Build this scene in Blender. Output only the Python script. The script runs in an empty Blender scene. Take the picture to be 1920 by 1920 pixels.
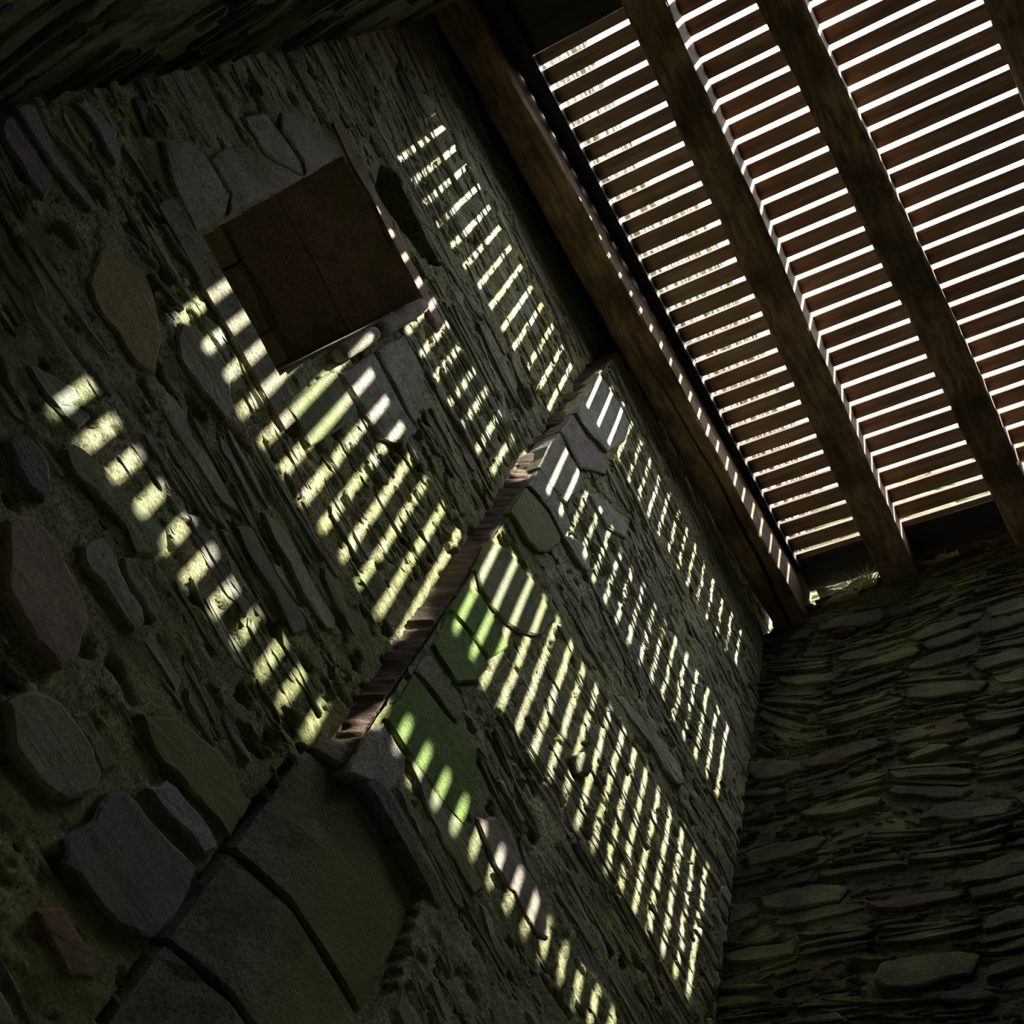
import bpy, bmesh, math, random
import numpy as np
from mathutils import Vector, Matrix, noise as mnoise

# ------------------------------------------------------------------ camera, light, exposure
SC = bpy.context.scene
COL = SC.collection
CAM_POS = Vector((0.0, 0.0, 1.6))
CAM_R = ((0.44212, -0.85508, 0.27087), (0.85485, 0.31026, -0.41590), (0.27159, 0.41543, 0.86813))  # right, down, forward
FOCAL = 2279.72 / 1920.0
cam = bpy.data.objects.new('camera', bpy.data.cameras.new('camera'))
COL.objects.link(cam)
cam.data.sensor_fit = 'HORIZONTAL'
cam.data.sensor_width = 36.0
cam.data.lens = 36.0 * FOCAL
cam.data.clip_start = 0.02
rt, dn, fw = (Vector(r).normalized() for r in CAM_R)
cam.matrix_world = Matrix(((rt.x, -dn.x, -fw.x, CAM_POS.x), (rt.y, -dn.y, -fw.y, CAM_POS.y),
                           (rt.z, -dn.z, -fw.z, CAM_POS.z), (0, 0, 0, 1)))
SC.camera = cam

world = bpy.data.worlds.new('sky')
SC.world = world
world.use_nodes = True
bg = world.node_tree.nodes['Background']
bg.inputs['Color'].default_value = (0.86, 0.93, 1.0, 1)
bg.inputs['Strength'].default_value = 9.0

SUN_DIR = Vector((0.1008, 1.0, -1.4))
sun = bpy.data.objects.new('sun', bpy.data.lights.new('sun', 'SUN'))
COL.objects.link(sun)
sun.data.energy = 20.0
sun.data.angle = math.radians(0.53)
sun.data.color = (1.0, 0.955, 0.80)
sun.rotation_euler = SUN_DIR.to_track_quat('-Z', 'Y').to_euler()
sun.location = (-3, -12, 22)

SC.view_settings.view_transform = 'Standard'
SC.view_settings.look = 'None'
SC.view_settings.gamma = 1.0
SC.view_settings.use_curve_mapping = False
SC.view_settings.exposure = 0.78
SC.cycles.use_denoising = True
SC.cycles.max_bounces = 10
SC.cycles.diffuse_bounces = 7

random.seed(7)
RNG = np.random.default_rng(7)
# notable stones measured on the wall faces: name, bay, colour, how far proud, outline (along, up) in metres
FEATURES = [
    ('jamb_stone', 'A1', 'pale', 0.013, [(-0.409, 4.822), (-0.397, 4.924), (-0.373, 4.959), (-0.317, 5.002), (-0.201, 5.007), (-0.154, 4.93), (-0.138, 4.742), (-0.289, 4.757)]),
    ('jamb_stone', 'A1', 'pale', 0.013, [(-0.32, 5.016), (-0.336, 5.15), (-0.314, 5.263), (-0.256, 5.344), (-0.203, 5.442), (-0.165, 5.485), (-0.162, 5.3), (-0.149, 4.956), (-0.198, 5.02)]),
    ('jamb_stone', 'A1', 'pale', 0.012, [(-0.411, 5.322), (-0.414, 5.469), (-0.336, 5.509), (-0.211, 5.549), (-0.168, 5.515), (-0.2, 5.458), (-0.284, 5.338)]),
    ('jamb_stone', 'A1', 'pale', 0.013, [(-0.39, 5.596), (-0.357, 5.749), (-0.295, 5.821), (-0.206, 5.866), (-0.177, 5.739), (-0.169, 5.533), (-0.211, 5.563), (-0.334, 5.522)]),
    ('jamb_stone', 'A1', 'greeng', 0.013, [(0.422, 4.709), (0.42, 5.032), (0.438, 5.067), (0.575, 5.074), (0.56, 4.707), (0.505, 4.712)]),
    ('jamb_stone', 'A1', 'pale', 0.014, [(0.442, 5.079), (0.456, 5.36), (0.592, 5.358), (0.777, 5.376), (0.772, 5.242), (0.697, 5.116), (0.56, 5.104)]),
    ('jamb_stone', 'A1', 'pale', 0.013, [(0.464, 5.383), (0.48, 5.632), (0.638, 5.642), (0.707, 5.516), (0.734, 5.451), (0.759, 5.387), (0.588, 5.377)]),
    ('stone', 'A1', 'ochre', 0.013, [(-0.196, 4.326), (-0.164, 4.374), (-0.104, 4.417), (0.016, 4.376), (0.076, 4.344), (0.145, 4.234), (0.096, 4.188), (-0.005, 4.183), (-0.097, 4.171), (-0.137, 4.193)]),
    ('stone', 'A1', 'greyg', 0.013, [(0.058, 4.457), (0.087, 4.511), (0.149, 4.526), (0.222, 4.546), (0.254, 4.537), (0.296, 4.483), (0.361, 4.423), (0.343, 4.401), (0.22, 4.373), (0.139, 4.36), (0.086, 4.399)]),
    ('stone', 'A1', 'purple', 0.013, [(-0.566, 4.232), (-0.57, 4.262), (-0.52, 4.269), (-0.468, 4.277), (-0.414, 4.279), (-0.369, 4.251), (-0.354, 4.21), (-0.409, 4.198), (-0.474, 4.194), (-0.518, 4.19)]),
    ('stone', 'A1', 'grey', 0.013, [(-0.586, 4.297), (-0.59, 4.332), (-0.582, 4.366), (-0.509, 4.359), (-0.454, 4.361), (-0.386, 4.366), (-0.34, 4.378), (-0.289, 4.381), (-0.292, 4.354), (-0.369, 4.327), (-0.433, 4.309), (-0.518, 4.299)]),
    ('stone', 'A1', 'olive', 0.009, [(-0.542, 4.38), (-0.522, 4.429), (-0.474, 4.423), (-0.42, 4.453), (-0.362, 4.46), (-0.382, 4.418), (-0.447, 4.399), (-0.517, 4.381)]),
    ('stone', 'A1', 'grey', 0.011, [(-0.567, 4.529), (-0.572, 4.585), (-0.52, 4.62), (-0.465, 4.643), (-0.385, 4.594), (-0.382, 4.558), (-0.465, 4.557), (-0.529, 4.555)]),
    ('stone', 'A1', 'dark', 0.009, [(-0.545, 4.8), (-0.542, 4.85), (-0.502, 4.841), (-0.43, 4.777), (-0.477, 4.781)]),
    ('stone', 'A1', 'pink', 0.027, [(0.24, 3.528), (0.262, 3.593), (0.325, 3.611), (0.407, 3.597), (0.489, 3.58), (0.519, 3.568), (0.537, 3.525), (0.562, 3.466), (0.561, 3.431), (0.477, 3.411), (0.362, 3.421)]),
    ('stone', 'A1', 'purple', 0.023, [(0.099, 3.65), (0.102, 3.706), (0.15, 3.728), (0.197, 3.721), (0.245, 3.683), (0.252, 3.652), (0.213, 3.637), (0.144, 3.64)]),
    ('stone', 'A1', 'greyg', 0.016, [(0.379, 3.681), (0.395, 3.755), (0.439, 3.759), (0.487, 3.742), (0.582, 3.739), (0.611, 3.723), (0.61, 3.682), (0.542, 3.672), (0.466, 3.671), (0.399, 3.663)]),
    ('stone', 'A1', 'olive', 0.013, [(0.177, 3.798), (0.182, 3.837), (0.231, 3.864), (0.343, 3.899), (0.417, 3.939), (0.48, 3.954), (0.509, 3.931), (0.51, 3.872), (0.479, 3.821), (0.42, 3.836), (0.381, 3.826), (0.289, 3.809), (0.238, 3.779)]),
    ('stone', 'A1', 'greyg', 0.013, [(0.461, 3.779), (0.485, 3.81), (0.55, 3.808), (0.604, 3.805), (0.629, 3.76), (0.603, 3.749), (0.534, 3.75)]),
    ('stone', 'A1', 'grey', 0.011, [(-0.025, 3.848), (0.013, 3.893), (0.072, 3.944), (0.1, 3.94), (0.097, 3.865), (0.152, 3.938), (0.157, 3.876), (0.108, 3.855), (0.048, 3.841)]),
    ('stone', 'A1', 'greyg', 0.023, [(0.535, 3.27), (0.554, 3.338), (0.609, 3.38), (0.692, 3.389), (0.785, 3.371), (0.805, 3.333), (0.774, 3.257), (0.701, 3.225), (0.611, 3.22)]),
    ('stone', 'A1', 'purple', 0.020, [(0.825, 3.201), (0.831, 3.357), (0.855, 3.397), (1.035, 3.427), (1.111, 3.444), (1.131, 3.388), (1.128, 3.246), (1.043, 3.186), (0.933, 3.175), (0.859, 3.161)]),
    ('stone', 'A1', 'grey', 0.018, [(0.893, 3.456), (0.915, 3.513), (0.981, 3.529), (1.076, 3.542), (1.127, 3.527), (1.107, 3.485), (0.998, 3.465)]),
    ('stone', 'A1', 'rust', 0.013, [(0.885, 3.06), (0.92, 3.114), (0.996, 3.107), (1.085, 3.126), (1.078, 3.076), (1.025, 3.036), (0.962, 3.042)]),
    ('stone', 'A1', 'green', 0.016, [(0.758, 3.555), (0.825, 3.639), (1.027, 3.712), (1.116, 3.67), (1.134, 3.583), (0.983, 3.551), (0.843, 3.528)]),
    ('quoin', 'A2', 'greyq', 0.013, [(1.247, 4.146), (1.269, 4.206), (1.394, 4.213), (1.422, 4.149), (1.399, 4.051), (1.331, 4.015), (1.26, 3.966), (1.252, 3.999)]),
    ('quoin', 'A2', 'moss', 0.013, [(1.265, 4.457), (1.514, 4.523), (1.62, 4.536), (1.671, 4.458), (1.716, 4.291), (1.475, 4.242), (1.263, 4.226)]),
    ('quoin', 'A2', 'greeng', 0.011, [(1.262, 4.543), (1.278, 4.588), (1.469, 4.623), (1.503, 4.589), (1.496, 4.533), (1.266, 4.477)]),
    ('quoin', 'A2', 'moss', 0.013, [(1.259, 4.623), (1.25, 4.807), (1.371, 4.857), (1.498, 4.868), (1.483, 4.742), (1.414, 4.637)]),
    ('quoin', 'A2', 'moss', 0.013, [(1.248, 4.994), (1.319, 5.047), (1.452, 5.058), (1.536, 5.048), (1.484, 4.889), (1.379, 4.871), (1.251, 4.831)]),
    ('quoin', 'A2', 'greeng', 0.013, [(1.244, 5.102), (1.233, 5.309), (1.322, 5.393), (1.502, 5.467), (1.671, 5.474), (1.649, 5.312), (1.544, 5.164), (1.431, 5.092), (1.319, 5.066)]),
    ('quoin', 'A2', 'green', 0.013, [(1.237, 5.555), (1.238, 5.792), (1.358, 5.856), (1.507, 5.866), (1.509, 5.793), (1.438, 5.609), (1.375, 5.572)]),
    ('quoin', 'A2', 'greyq', 0.013, [(1.241, 5.819), (1.24, 5.994), (1.376, 6.032), (1.521, 6.011), (1.517, 5.884), (1.364, 5.868)]),
    ('quoin', 'A2', 'pale', 0.013, [(1.228, 5.977), (1.222, 6.351), (1.332, 6.346), (1.419, 6.36), (1.476, 6.278), (1.445, 6.087), (1.331, 5.994)]),
    ('quoin', 'A2', 'pinkq', 0.013, [(1.224, 6.372), (1.226, 6.595), (1.374, 6.636), (1.547, 6.694), (1.563, 6.633), (1.418, 6.388)]),
    ('quoin', 'A2', 'pale', 0.013, [(1.231, 6.625), (1.223, 7.172), (1.327, 7.213), (1.418, 7.255), (1.548, 7.253), (1.573, 7.093), (1.506, 6.78), (1.355, 6.674)]),
    ('stone', 'A2', 'greyq', 0.013, [(1.52, 5.89), (1.551, 5.978), (1.639, 6.043), (1.707, 6.016), (1.72, 5.964), (1.686, 5.926), (1.579, 5.902)]),
    ('stone', 'A2', 'greyq', 0.009, [(1.535, 6.355), (1.606, 6.475), (1.748, 6.586), (1.822, 6.66), (1.844, 6.51), (1.701, 6.371)]),
    ('stone', 'A2', 'greyg', 0.013, [(2.131, 5.647), (2.193, 5.718), (2.438, 5.825), (2.674, 5.887), (2.729, 5.821), (2.639, 5.752), (2.401, 5.713)]),
    ('stone', 'A2', 'greyg', 0.009, [(2.286, 6.574), (2.416, 6.659), (2.467, 6.61), (2.391, 6.552)]),
    ('stone', 'A2', 'pinkq', 0.013, [(1.73, 4.365), (1.803, 4.456), (1.968, 4.467), (2.089, 4.469), (2.18, 4.436), (2.229, 4.38), (2.167, 4.336), (2.048, 4.335), (1.886, 4.326)]),
    ('stone', 'A2', 'greeng', 0.009, [(1.394, 4.222), (1.442, 4.322), (1.635, 4.362), (1.787, 4.254), (1.879, 4.211), (1.86, 4.168), (1.668, 4.156)]),
    ('stone', 'A2', 'dark', 0.026, [(2.017, 5.055), (2.062, 5.148), (2.136, 5.156), (2.134, 5.096), (2.075, 5.037)]),
]
ROOF_Z0, ROOF_T = 7.6068, 0.1875          # underside of the slats: z at x = 0 and slope along x

# ------------------------------------------------------------------ helpers
def tag(o, label=None, cat=None, group=None, kind=None):
    if label: o['label'] = label
    if cat: o['category'] = cat
    if group: o['group'] = group
    if kind: o['kind'] = kind
    return o

def link(name, mesh, parent=None, loc=(0, 0, 0)):
    o = bpy.data.objects.new(name, mesh)
    COL.objects.link(o)
    o.location = loc
    if parent is not None:
        o.parent = parent
    return o

def empty(name, loc=(0, 0, 0), parent=None):
    return link(name, None, parent, loc)

def make_mesh(name, verts, faces, mat, col=None, smooth=False):
    me = bpy.data.meshes.new(name)
    me.from_pydata([tuple(v) for v in verts], [], faces)
    if col is not None:
        a = me.color_attributes.new('col', 'FLOAT_COLOR', 'POINT')
        c = np.full((len(me.vertices), 4), .25, dtype=np.float32)
        col = np.asarray(col, dtype=np.float32)
        c[:, :col.shape[-1]] = col
        a.data.foreach_set('color', c.ravel())
    me.materials.append(mat)
    if smooth:
        me.polygons.foreach_set('use_smooth', [True] * len(me.polygons))
    me.update()
    return me

def grid_mesh(name, P, mat, col=None, mask=None, smooth=True):
    """P: (nv, nu, 3) array of points; mask: (nv-1, nu-1) faces kept."""
    nv, nu = P.shape[:2]
    idx = np.arange(nv * nu).reshape(nv, nu)
    q = np.stack([idx[:-1, :-1], idx[:-1, 1:], idx[1:, 1:], idx[1:, :-1]], -1).reshape(-1, 4)
    if mask is not None:
        q = q[mask.ravel()]
    me = bpy.data.meshes.new(name)
    me.vertices.add(nv * nu)
    me.vertices.foreach_set('co', P.reshape(-1, 3).astype(np.float32).ravel())
    me.loops.add(q.size)
    me.loops.foreach_set('vertex_index', q.ravel().astype(np.int32))
    me.polygons.add(len(q))
    me.polygons.foreach_set('loop_start', np.arange(0, q.size, 4, dtype=np.int32))
    me.polygons.foreach_set('loop_total', np.full(len(q), 4, dtype=np.int32))
    if smooth:
        me.polygons.foreach_set('use_smooth', np.ones(len(q), dtype=bool))
    me.update(calc_edges=True)
    if col is not None:
        a = me.color_attributes.new('col', 'FLOAT_COLOR', 'POINT')
        c = np.full((nv * nu, 4), .25, dtype=np.float32)
        if isinstance(col, np.ndarray): c[:, :col.shape[-1]] = col.reshape(-1, col.shape[-1])
        else: c[:, :len(col)] = np.asarray(col)
        a.data.foreach_set('color', c.ravel())
    me.materials.append(mat)
    return me

def hash2(ix, iy, s):
    h = (ix * 374761393 + iy * 668265263 + s * 1442695041) & 0xffffffff
    h = ((h ^ (h >> 13)) * 1274126177) & 0xffffffff
    return ((h ^ (h >> 16)) & 0xffff) / 65535.0

def vnoise(x, y, s=0):
    ix = np.floor(x).astype(np.int64); iy = np.floor(y).astype(np.int64)
    fx = x - ix; fy = y - iy
    fx = fx * fx * (3 - 2 * fx); fy = fy * fy * (3 - 2 * fy)
    a = hash2(ix, iy, s); b = hash2(ix + 1, iy, s); c = hash2(ix, iy + 1, s); d = hash2(ix + 1, iy + 1, s)
    return (a * (1 - fx) + b * fx) * (1 - fy) + (c * (1 - fx) + d * fx) * fy * 1.0 - 0.5

def fbm(x, y, o=4, s=0):
    r = 0; a = 1.0
    for i in range(o):
        r = r + a * vnoise(x * 2 ** i + 17.3 * i, y * 2 ** i + 9.1 * i, s + i)
        a *= 0.5
    return r

def in_poly(u, v, poly):
    inside = np.zeros(np.shape(u), dtype=bool)
    n = len(poly)
    for i in range(n):
        x1, y1 = poly[i]; x2, y2 = poly[(i + 1) % n]
        cond = ((y1 > v) != (y2 > v))
        xx = (x2 - x1) * (v - y1) / ((y2 - y1) if y2 != y1 else 1e-9) + x1
        inside ^= cond & (u < xx)
    return inside

def project(p):
    d = (p[0] - CAM_POS.x, p[1] - CAM_POS.y, p[2] - CAM_POS.z)
    z = fw.x * d[0] + fw.y * d[1] + fw.z * d[2]
    if z < 0.05: return None
    return (0.5 + FOCAL * (rt.x * d[0] + rt.y * d[1] + rt.z * d[2]) / z,
            0.5 + FOCAL * (dn.x * d[0] + dn.y * d[1] + dn.z * d[2]) / z)

# ------------------------------------------------------------------ materials
def nd(t, kind, **kw):
    n = t.nodes.new(kind)
    for k, v in kw.items():
        if k in n.inputs.keys(): n.inputs[k].default_value = v
        else: setattr(n, k, v)
    return n

def mat_base(name):
    m = bpy.data.materials.new(name); m.use_nodes = True
    t = m.node_tree
    return m, t, t.nodes['Principled BSDF']

def mix_col(t, fac, a, b, mode='MIX'):
    n = t.nodes.new('ShaderNodeMix'); n.data_type = 'RGBA'; n.blend_type = mode
    for sock, val in ((n.inputs[0], fac), (n.inputs[6], a), (n.inputs[7], b)):
        if hasattr(val, 'is_output'): t.links.new(val, sock)
        elif isinstance(val, (int, float)): sock.default_value = val
        else: sock.default_value = (*val, 1)
    return n.outputs[2]

def ramp(t, src, stops):
    r = t.nodes.new('ShaderNodeValToRGB')
    while len(r.color_ramp.elements) > 2: r.color_ramp.elements.remove(r.color_ramp.elements[-1])
    while len(r.color_ramp.elements) < len(stops): r.color_ramp.elements.new(0.5)
    for e, (p, c) in zip(r.color_ramp.elements, stops):
        e.position = p; e.color = (c, c, c, 1) if isinstance(c, (int, float)) else (*c, 1)
    t.links.new(src, r.inputs['Fac'])
    return r.outputs['Color']

def noise_tex(t, vec, scale, detail=6, rough=0.6):
    n = nd(t, 'ShaderNodeTexNoise'); n.inputs['Scale'].default_value = scale
    n.inputs['Detail'].default_value = detail; n.inputs['Roughness'].default_value = rough
    t.links.new(vec, n.inputs['Vector'])
    return n.outputs['Fac']

def stretched(t, sc):
    g = nd(t, 'ShaderNodeNewGeometry')
    mp = nd(t, 'ShaderNodeMapping'); mp.inputs['Scale'].default_value = sc
    t.links.new(g.outputs['Position'], mp.inputs['Vector'])
    return mp.outputs['Vector'], g.outputs['Position']

def stone_material(name, sc, moss=0.5, grain=1.0, bump=0.5, lam=1.0):
    m, t, b = mat_base(name)
    sv, pv = stretched(t, sc)
    at = nd(t, 'ShaderNodeVertexColor'); at.layer_name = 'col'
    n1 = noise_tex(t, sv, 9.0, 8, 0.68)          # bedding streaks
    n2 = noise_tex(t, pv, 3.2, 5, 0.6)           # big patches
    n3 = noise_tex(t, pv, 95.0, 4, 0.7)          # grain
    tone = ramp(t, n1, [(0.28, 0.55), (0.5, 1.0), (0.75, 1.35)])
    c = mix_col(t, 1.0, at.outputs['Color'], tone, 'MULTIPLY')
    gr = ramp(t, n3, [(0.32, max(.12, 1.0 - 0.62 * grain)), (0.5, 1.0), (0.68, 1.0 + 0.5 * grain)])
    c = mix_col(t, 1.0, c, gr, 'MULTIPLY')
    # moss: grows in patches, more where the vertex alpha asks for it
    m1 = nd(t, 'ShaderNodeMath', operation='MULTIPLY_ADD'); m1.inputs[1].default_value = .62
    t.links.new(at.outputs['Alpha'], m1.inputs[0]); t.links.new(n2, m1.inputs[2])
    m2 = nd(t, 'ShaderNodeMath', operation='MULTIPLY_ADD'); m2.inputs[1].default_value = .22
    t.links.new(n3, m2.inputs[0]); t.links.new(m1.outputs[0], m2.inputs[2])
    ms = nd(t, 'ShaderNodeMath', operation='MULTIPLY'); ms.inputs[1].default_value = moss
    t.links.new(ramp(t, m2.outputs[0], [(.70, 0.0), (.98, 1.0)]), ms.inputs[0])
    mg = mix_col(t, n1, (.13, .15, .05), (.23, .265, .10))
    mg = mix_col(t, ramp(t, at.outputs['Alpha'], [(.6, 0.0), (.95, .8)]), mg, (.125, .23, .035))
    c = mix_col(t, ms.outputs[0], c, mg)
    t.links.new(c, b.inputs['Base Color'])
    b.inputs['Roughness'].default_value = 0.82
    b.inputs['Specular IOR Level'].default_value = 0.25
    bp1 = nd(t, 'ShaderNodeBump'); bp1.inputs['Strength'].default_value = bump * lam; bp1.inputs['Distance'].default_value = 0.03
    t.links.new(n1, bp1.inputs['Height'])
    bp2 = nd(t, 'ShaderNodeBump'); bp2.inputs['Strength'].default_value = bump * grain; bp2.inputs['Distance'].default_value = 0.012
    t.links.new(n3, bp2.inputs['Height']); t.links.new(bp1.outputs['Normal'], bp2.inputs['Normal'])
    t.links.new(bp2.outputs['Normal'], b.inputs['Normal'])
    return m

def wood_material(name, c_dark, c_mid, c_light, sc, rough=0.8, stain=0.5):
    m, t, b = mat_base(name)
    sv, pv = stretched(t, sc)
    n1 = noise_tex(t, sv, 10.0, 7, 0.65)
    n2 = noise_tex(t, pv, 3.0, 4, 0.6)
    c = ramp(t, n1, [(0.3, c_dark), (0.5, c_mid), (0.72, c_light)])
    st = ramp(t, n2, [(0.42, 0.0), (0.62, 1.0)])
    ms = nd(t, 'ShaderNodeMath', operation='MULTIPLY'); ms.inputs[1].default_value = stain
    t.links.new(st, ms.inputs[0])
    c = mix_col(t, ms.outputs[0], c, tuple(x * 0.45 for x in c_dark))
    t.links.new(c, b.inputs['Base Color'])
    b.inputs['Roughness'].default_value = rough
    b.inputs['Specular IOR Level'].default_value = 0.2
    bp = nd(t, 'ShaderNodeBump'); bp.inputs['Strength'].default_value = 0.5; bp.inputs['Distance'].default_value = 0.008
    t.links.new(n1, bp.inputs['Height']); t.links.new(bp.outputs['Normal'], b.inputs['Normal'])
    return m

SCX = (0.35, 1.6, 3.4)      # bedding runs along x (the long wall)
SCY = (1.6, 0.35, 3.4)      # bedding runs along y (the end walls)
M = {
    'mortar_x': stone_material('mossy_mortar_long_wall', (0.8, 1.6, 2.0), 0.85, 1.25, 0.6),
    'mortar_y': stone_material('mossy_mortar_end_wall', (1.6, 0.8, 2.0), 0.7, 1.2, 0.9),
    'slate_x': stone_material('slate_long_wall', SCX, 0.85, 0.6, 0.5, .55),
    'slate_y': stone_material('slate_end_wall', SCY, 0.7, 0.6, 0.6, .6),
    'dressed': stone_material('dressed_sandstone', (1.5, 1.5, 1.5), 0.9, 0.9, 0.75, 0.6),
    'pale_masonry': stone_material('sunlit_masonry', SCX, 0.15, 0.4, 0.4),
    'slat': wood_material('slat_wood', (0.18, 0.11, 0.078), (0.33, 0.21, 0.15), (0.47, 0.32, 0.24), (3.5, 0.25, 3.5), 0.75, 0.25),
    'beam': wood_material('rough_oak', (0.075, 0.046, 0.028), (0.22, 0.14, 0.083), (0.37, 0.255, 0.16), (0.22, 3.5, 3.5), 0.85, 0.75),
    'dark_board': wood_material('dark_board_wood', (0.022, 0.02, 0.02), (0.035, 0.031, 0.03), (0.05, 0.045, 0.043), (2.5, 0.3, 2.5), 0.7, 0.2),
    'batten': wood_material('black_batten_wood', (0.012, 0.011, 0.011), (0.02, 0.018, 0.017), (0.03, 0.027, 0.025), (0.3, 3, 3), 0.8, 0.2),
    'earth': stone_material('trodden_earth', (1, 1, 1), 0.3, 0.8, 0.5),
}
def plain(name, c, r=0.8):
    m, t, b = mat_base(name)
    _, pv = stretched(t, (1, 1, 1))
    n = noise_tex(t, pv, 60, 4, 0.6)
    t.links.new(mix_col(t, 1.0, c, ramp(t, n, [(0.3, 0.7), (0.7, 1.3)]), 'MULTIPLY'), b.inputs['Base Color'])
    b.inputs['Roughness'].default_value = r
    return m
M['grass'] = plain('grass_blade', (0.42, 0.50, 0.18))
M['shell'] = plain('snail_shell', (0.45, 0.38, 0.26), 0.5)

PAL = {
    'pale': (.35, .33, .285), 'grey': (.29, .30, .28), 'greyg': (.31, .33, .24), 'olive': (.27, .275, .16),
    'purple': (.22, .185, .18), 'pink': (.34, .28, .225), 'ochre': (.33, .28, .14), 'rust': (.22, .145, .09),
    'green': (.22, .245, .14, .62), 'moss': (.23, .25, .17, .95), 'greeng': (.25, .27, .20, .45), 'greyq': (.30, .30, .255),
    'pinkq': (.31, .265, .24), 'dark': (.10, .10, .085),
}
GEN = [(.31, .325, .24), (.285, .30, .225), (.34, .345, .265), (.26, .275, .19), (.32, .295, .235), (.24, .24, .20), (.295, .32, .19), (.28, .26, .22)]

# ------------------------------------------------------------------ stones
def stone_geo(poly, front, back, rng, bevel=0.007, tilt=0.0025, rough=0.0015):
    """A flat-faced rubble stone in wall coordinates (u, v, n): ring at the back, ring at the arris, inner ring, centre."""
    P = np.array(poly, float)
    c = P.mean(0)
    n = len(P)
    d = P - c
    r = np.linalg.norm(d, axis=1)
    r = np.maximum(r, 1e-4)
    size = np.sqrt(abs(np.sum(P[:, 0] * np.roll(P[:, 1], -1) - P[:, 1] * np.roll(P[:, 0], -1))) / 2)
    bv = min(bevel, size * 0.16)
    inner = c + d * np.maximum(0.45, 1 - bv / r * 1.6)[:, None]
    outer = c + d * (1 + 0.015)
    tu, tv = rng.normal(0, tilt / max(size, .02), 2)
    nf = front + (inner - c) @ np.array([tu, tv]) + rng.normal(0, rough, n)
    no = front - bv * rng.uniform(0.5, 1.3, n) + (P - c) @ np.array([tu, tv])
    V = [(*outer[i], back) for i in range(n)] + [(*P[i], no[i]) for i in range(n)] + [(*inner[i], nf[i]) for i in range(n)]
    V.append((c[0], c[1], front + rng.normal(0, rough)))
    F = []
    for i in range(n):
        j = (i + 1) % n
        F.append((i, j, n + j, n + i))
        F.append((n + i, n + j, 2 * n + j, 2 * n + i))
        F.append((2 * n + i, 2 * n + j, 3 * n))
    return np.array(V), F

def cell_poly(u0, u1, v0, v1, rng, tap=.30):
    """Irregular slate outline inside a cell, ends ragged or pointed."""
    g = rng.uniform(0.002, 0.006)
    u0 += g; u1 -= g; v0 += g * .7; v1 -= g * .7
    h = v1 - v0; w = u1 - u0
    ts = np.array([0.10, 0.37, 0.64, 0.90]) + rng.uniform(-.07, .07, 4)
    bs = np.array([0.90, 0.62, 0.36, 0.10]) + rng.uniform(-.07, .07, 4)
    e0, e1 = rng.uniform(0.15, 0.85, 2)
    taper0, taper1 = rng.uniform(0, tap, 2)
    pts = []
    for k, s in enumerate(ts[::-1]):          # top, right to left
        dv = rng.uniform(0, .22) * h
        if k == 0: dv += taper1 * h * .7
        if k == 3: dv += taper0 * h * .7
        pts.append((u0 + w * s, v1 - dv))
    pts.append((u0, v0 + h * e0))
    for k, s in enumerate(bs[::-1]):          # bottom, left to right
        dv = rng.uniform(0, .22) * h
        if k == 0: dv += taper0 * h * .5
        if k == 3: dv += taper1 * h * .5
        pts.append((u0 + w * s, v0 + dv))
    pts.append((u1, v0 + h * e1))
    return pts

def lay_courses(u0, u1, v0, v1, hs, lmin, lmax, rng, wave=0.02, keep=0.9):
    out = []
    v = v0
    seed = rng.integers(1000)
    k = 0
    while v < v1:
        h = float(rng.choice(hs)) * rng.uniform(.85, 1.2)
        tilt = rng.normal(0, .012)
        u = u0 - rng.uniform(0, lmax * .5)
        while u < u1:
            L = float(np.clip(h * rng.uniform(1.8, 6.0), lmin, lmax))
            parts = [(v, v + h)]
            if h > 0.045 and rng.random() < .45:
                cuts = np.sort(rng.uniform(.25, .75, 1 if h < .075 else 2))
                e = [0, *cuts, 1]
                parts = [(v + h * a, v + h * b) for a, b in zip(e[:-1], e[1:]) if (b - a) * h > .012]
            for a, b in parts:
                if rng.random() > keep: continue
                p = cell_poly(u, u + L, a, b, rng)
                q = []
                for (pu, pv) in p:
                    w = wave * (math.sin(pu * 2.3 + seed) + .6 * math.sin(pu * 5.1 + pv * 1.7 + seed * 2)) + tilt * (pu - u0)
                    q.append((min(max(pu, u0), u1), pv + w))
                if max(z[0] for z in q) - min(z[0] for z in q) > .05: out.append(q)
            u += L
        v += h
        k += 1
    return out

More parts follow.
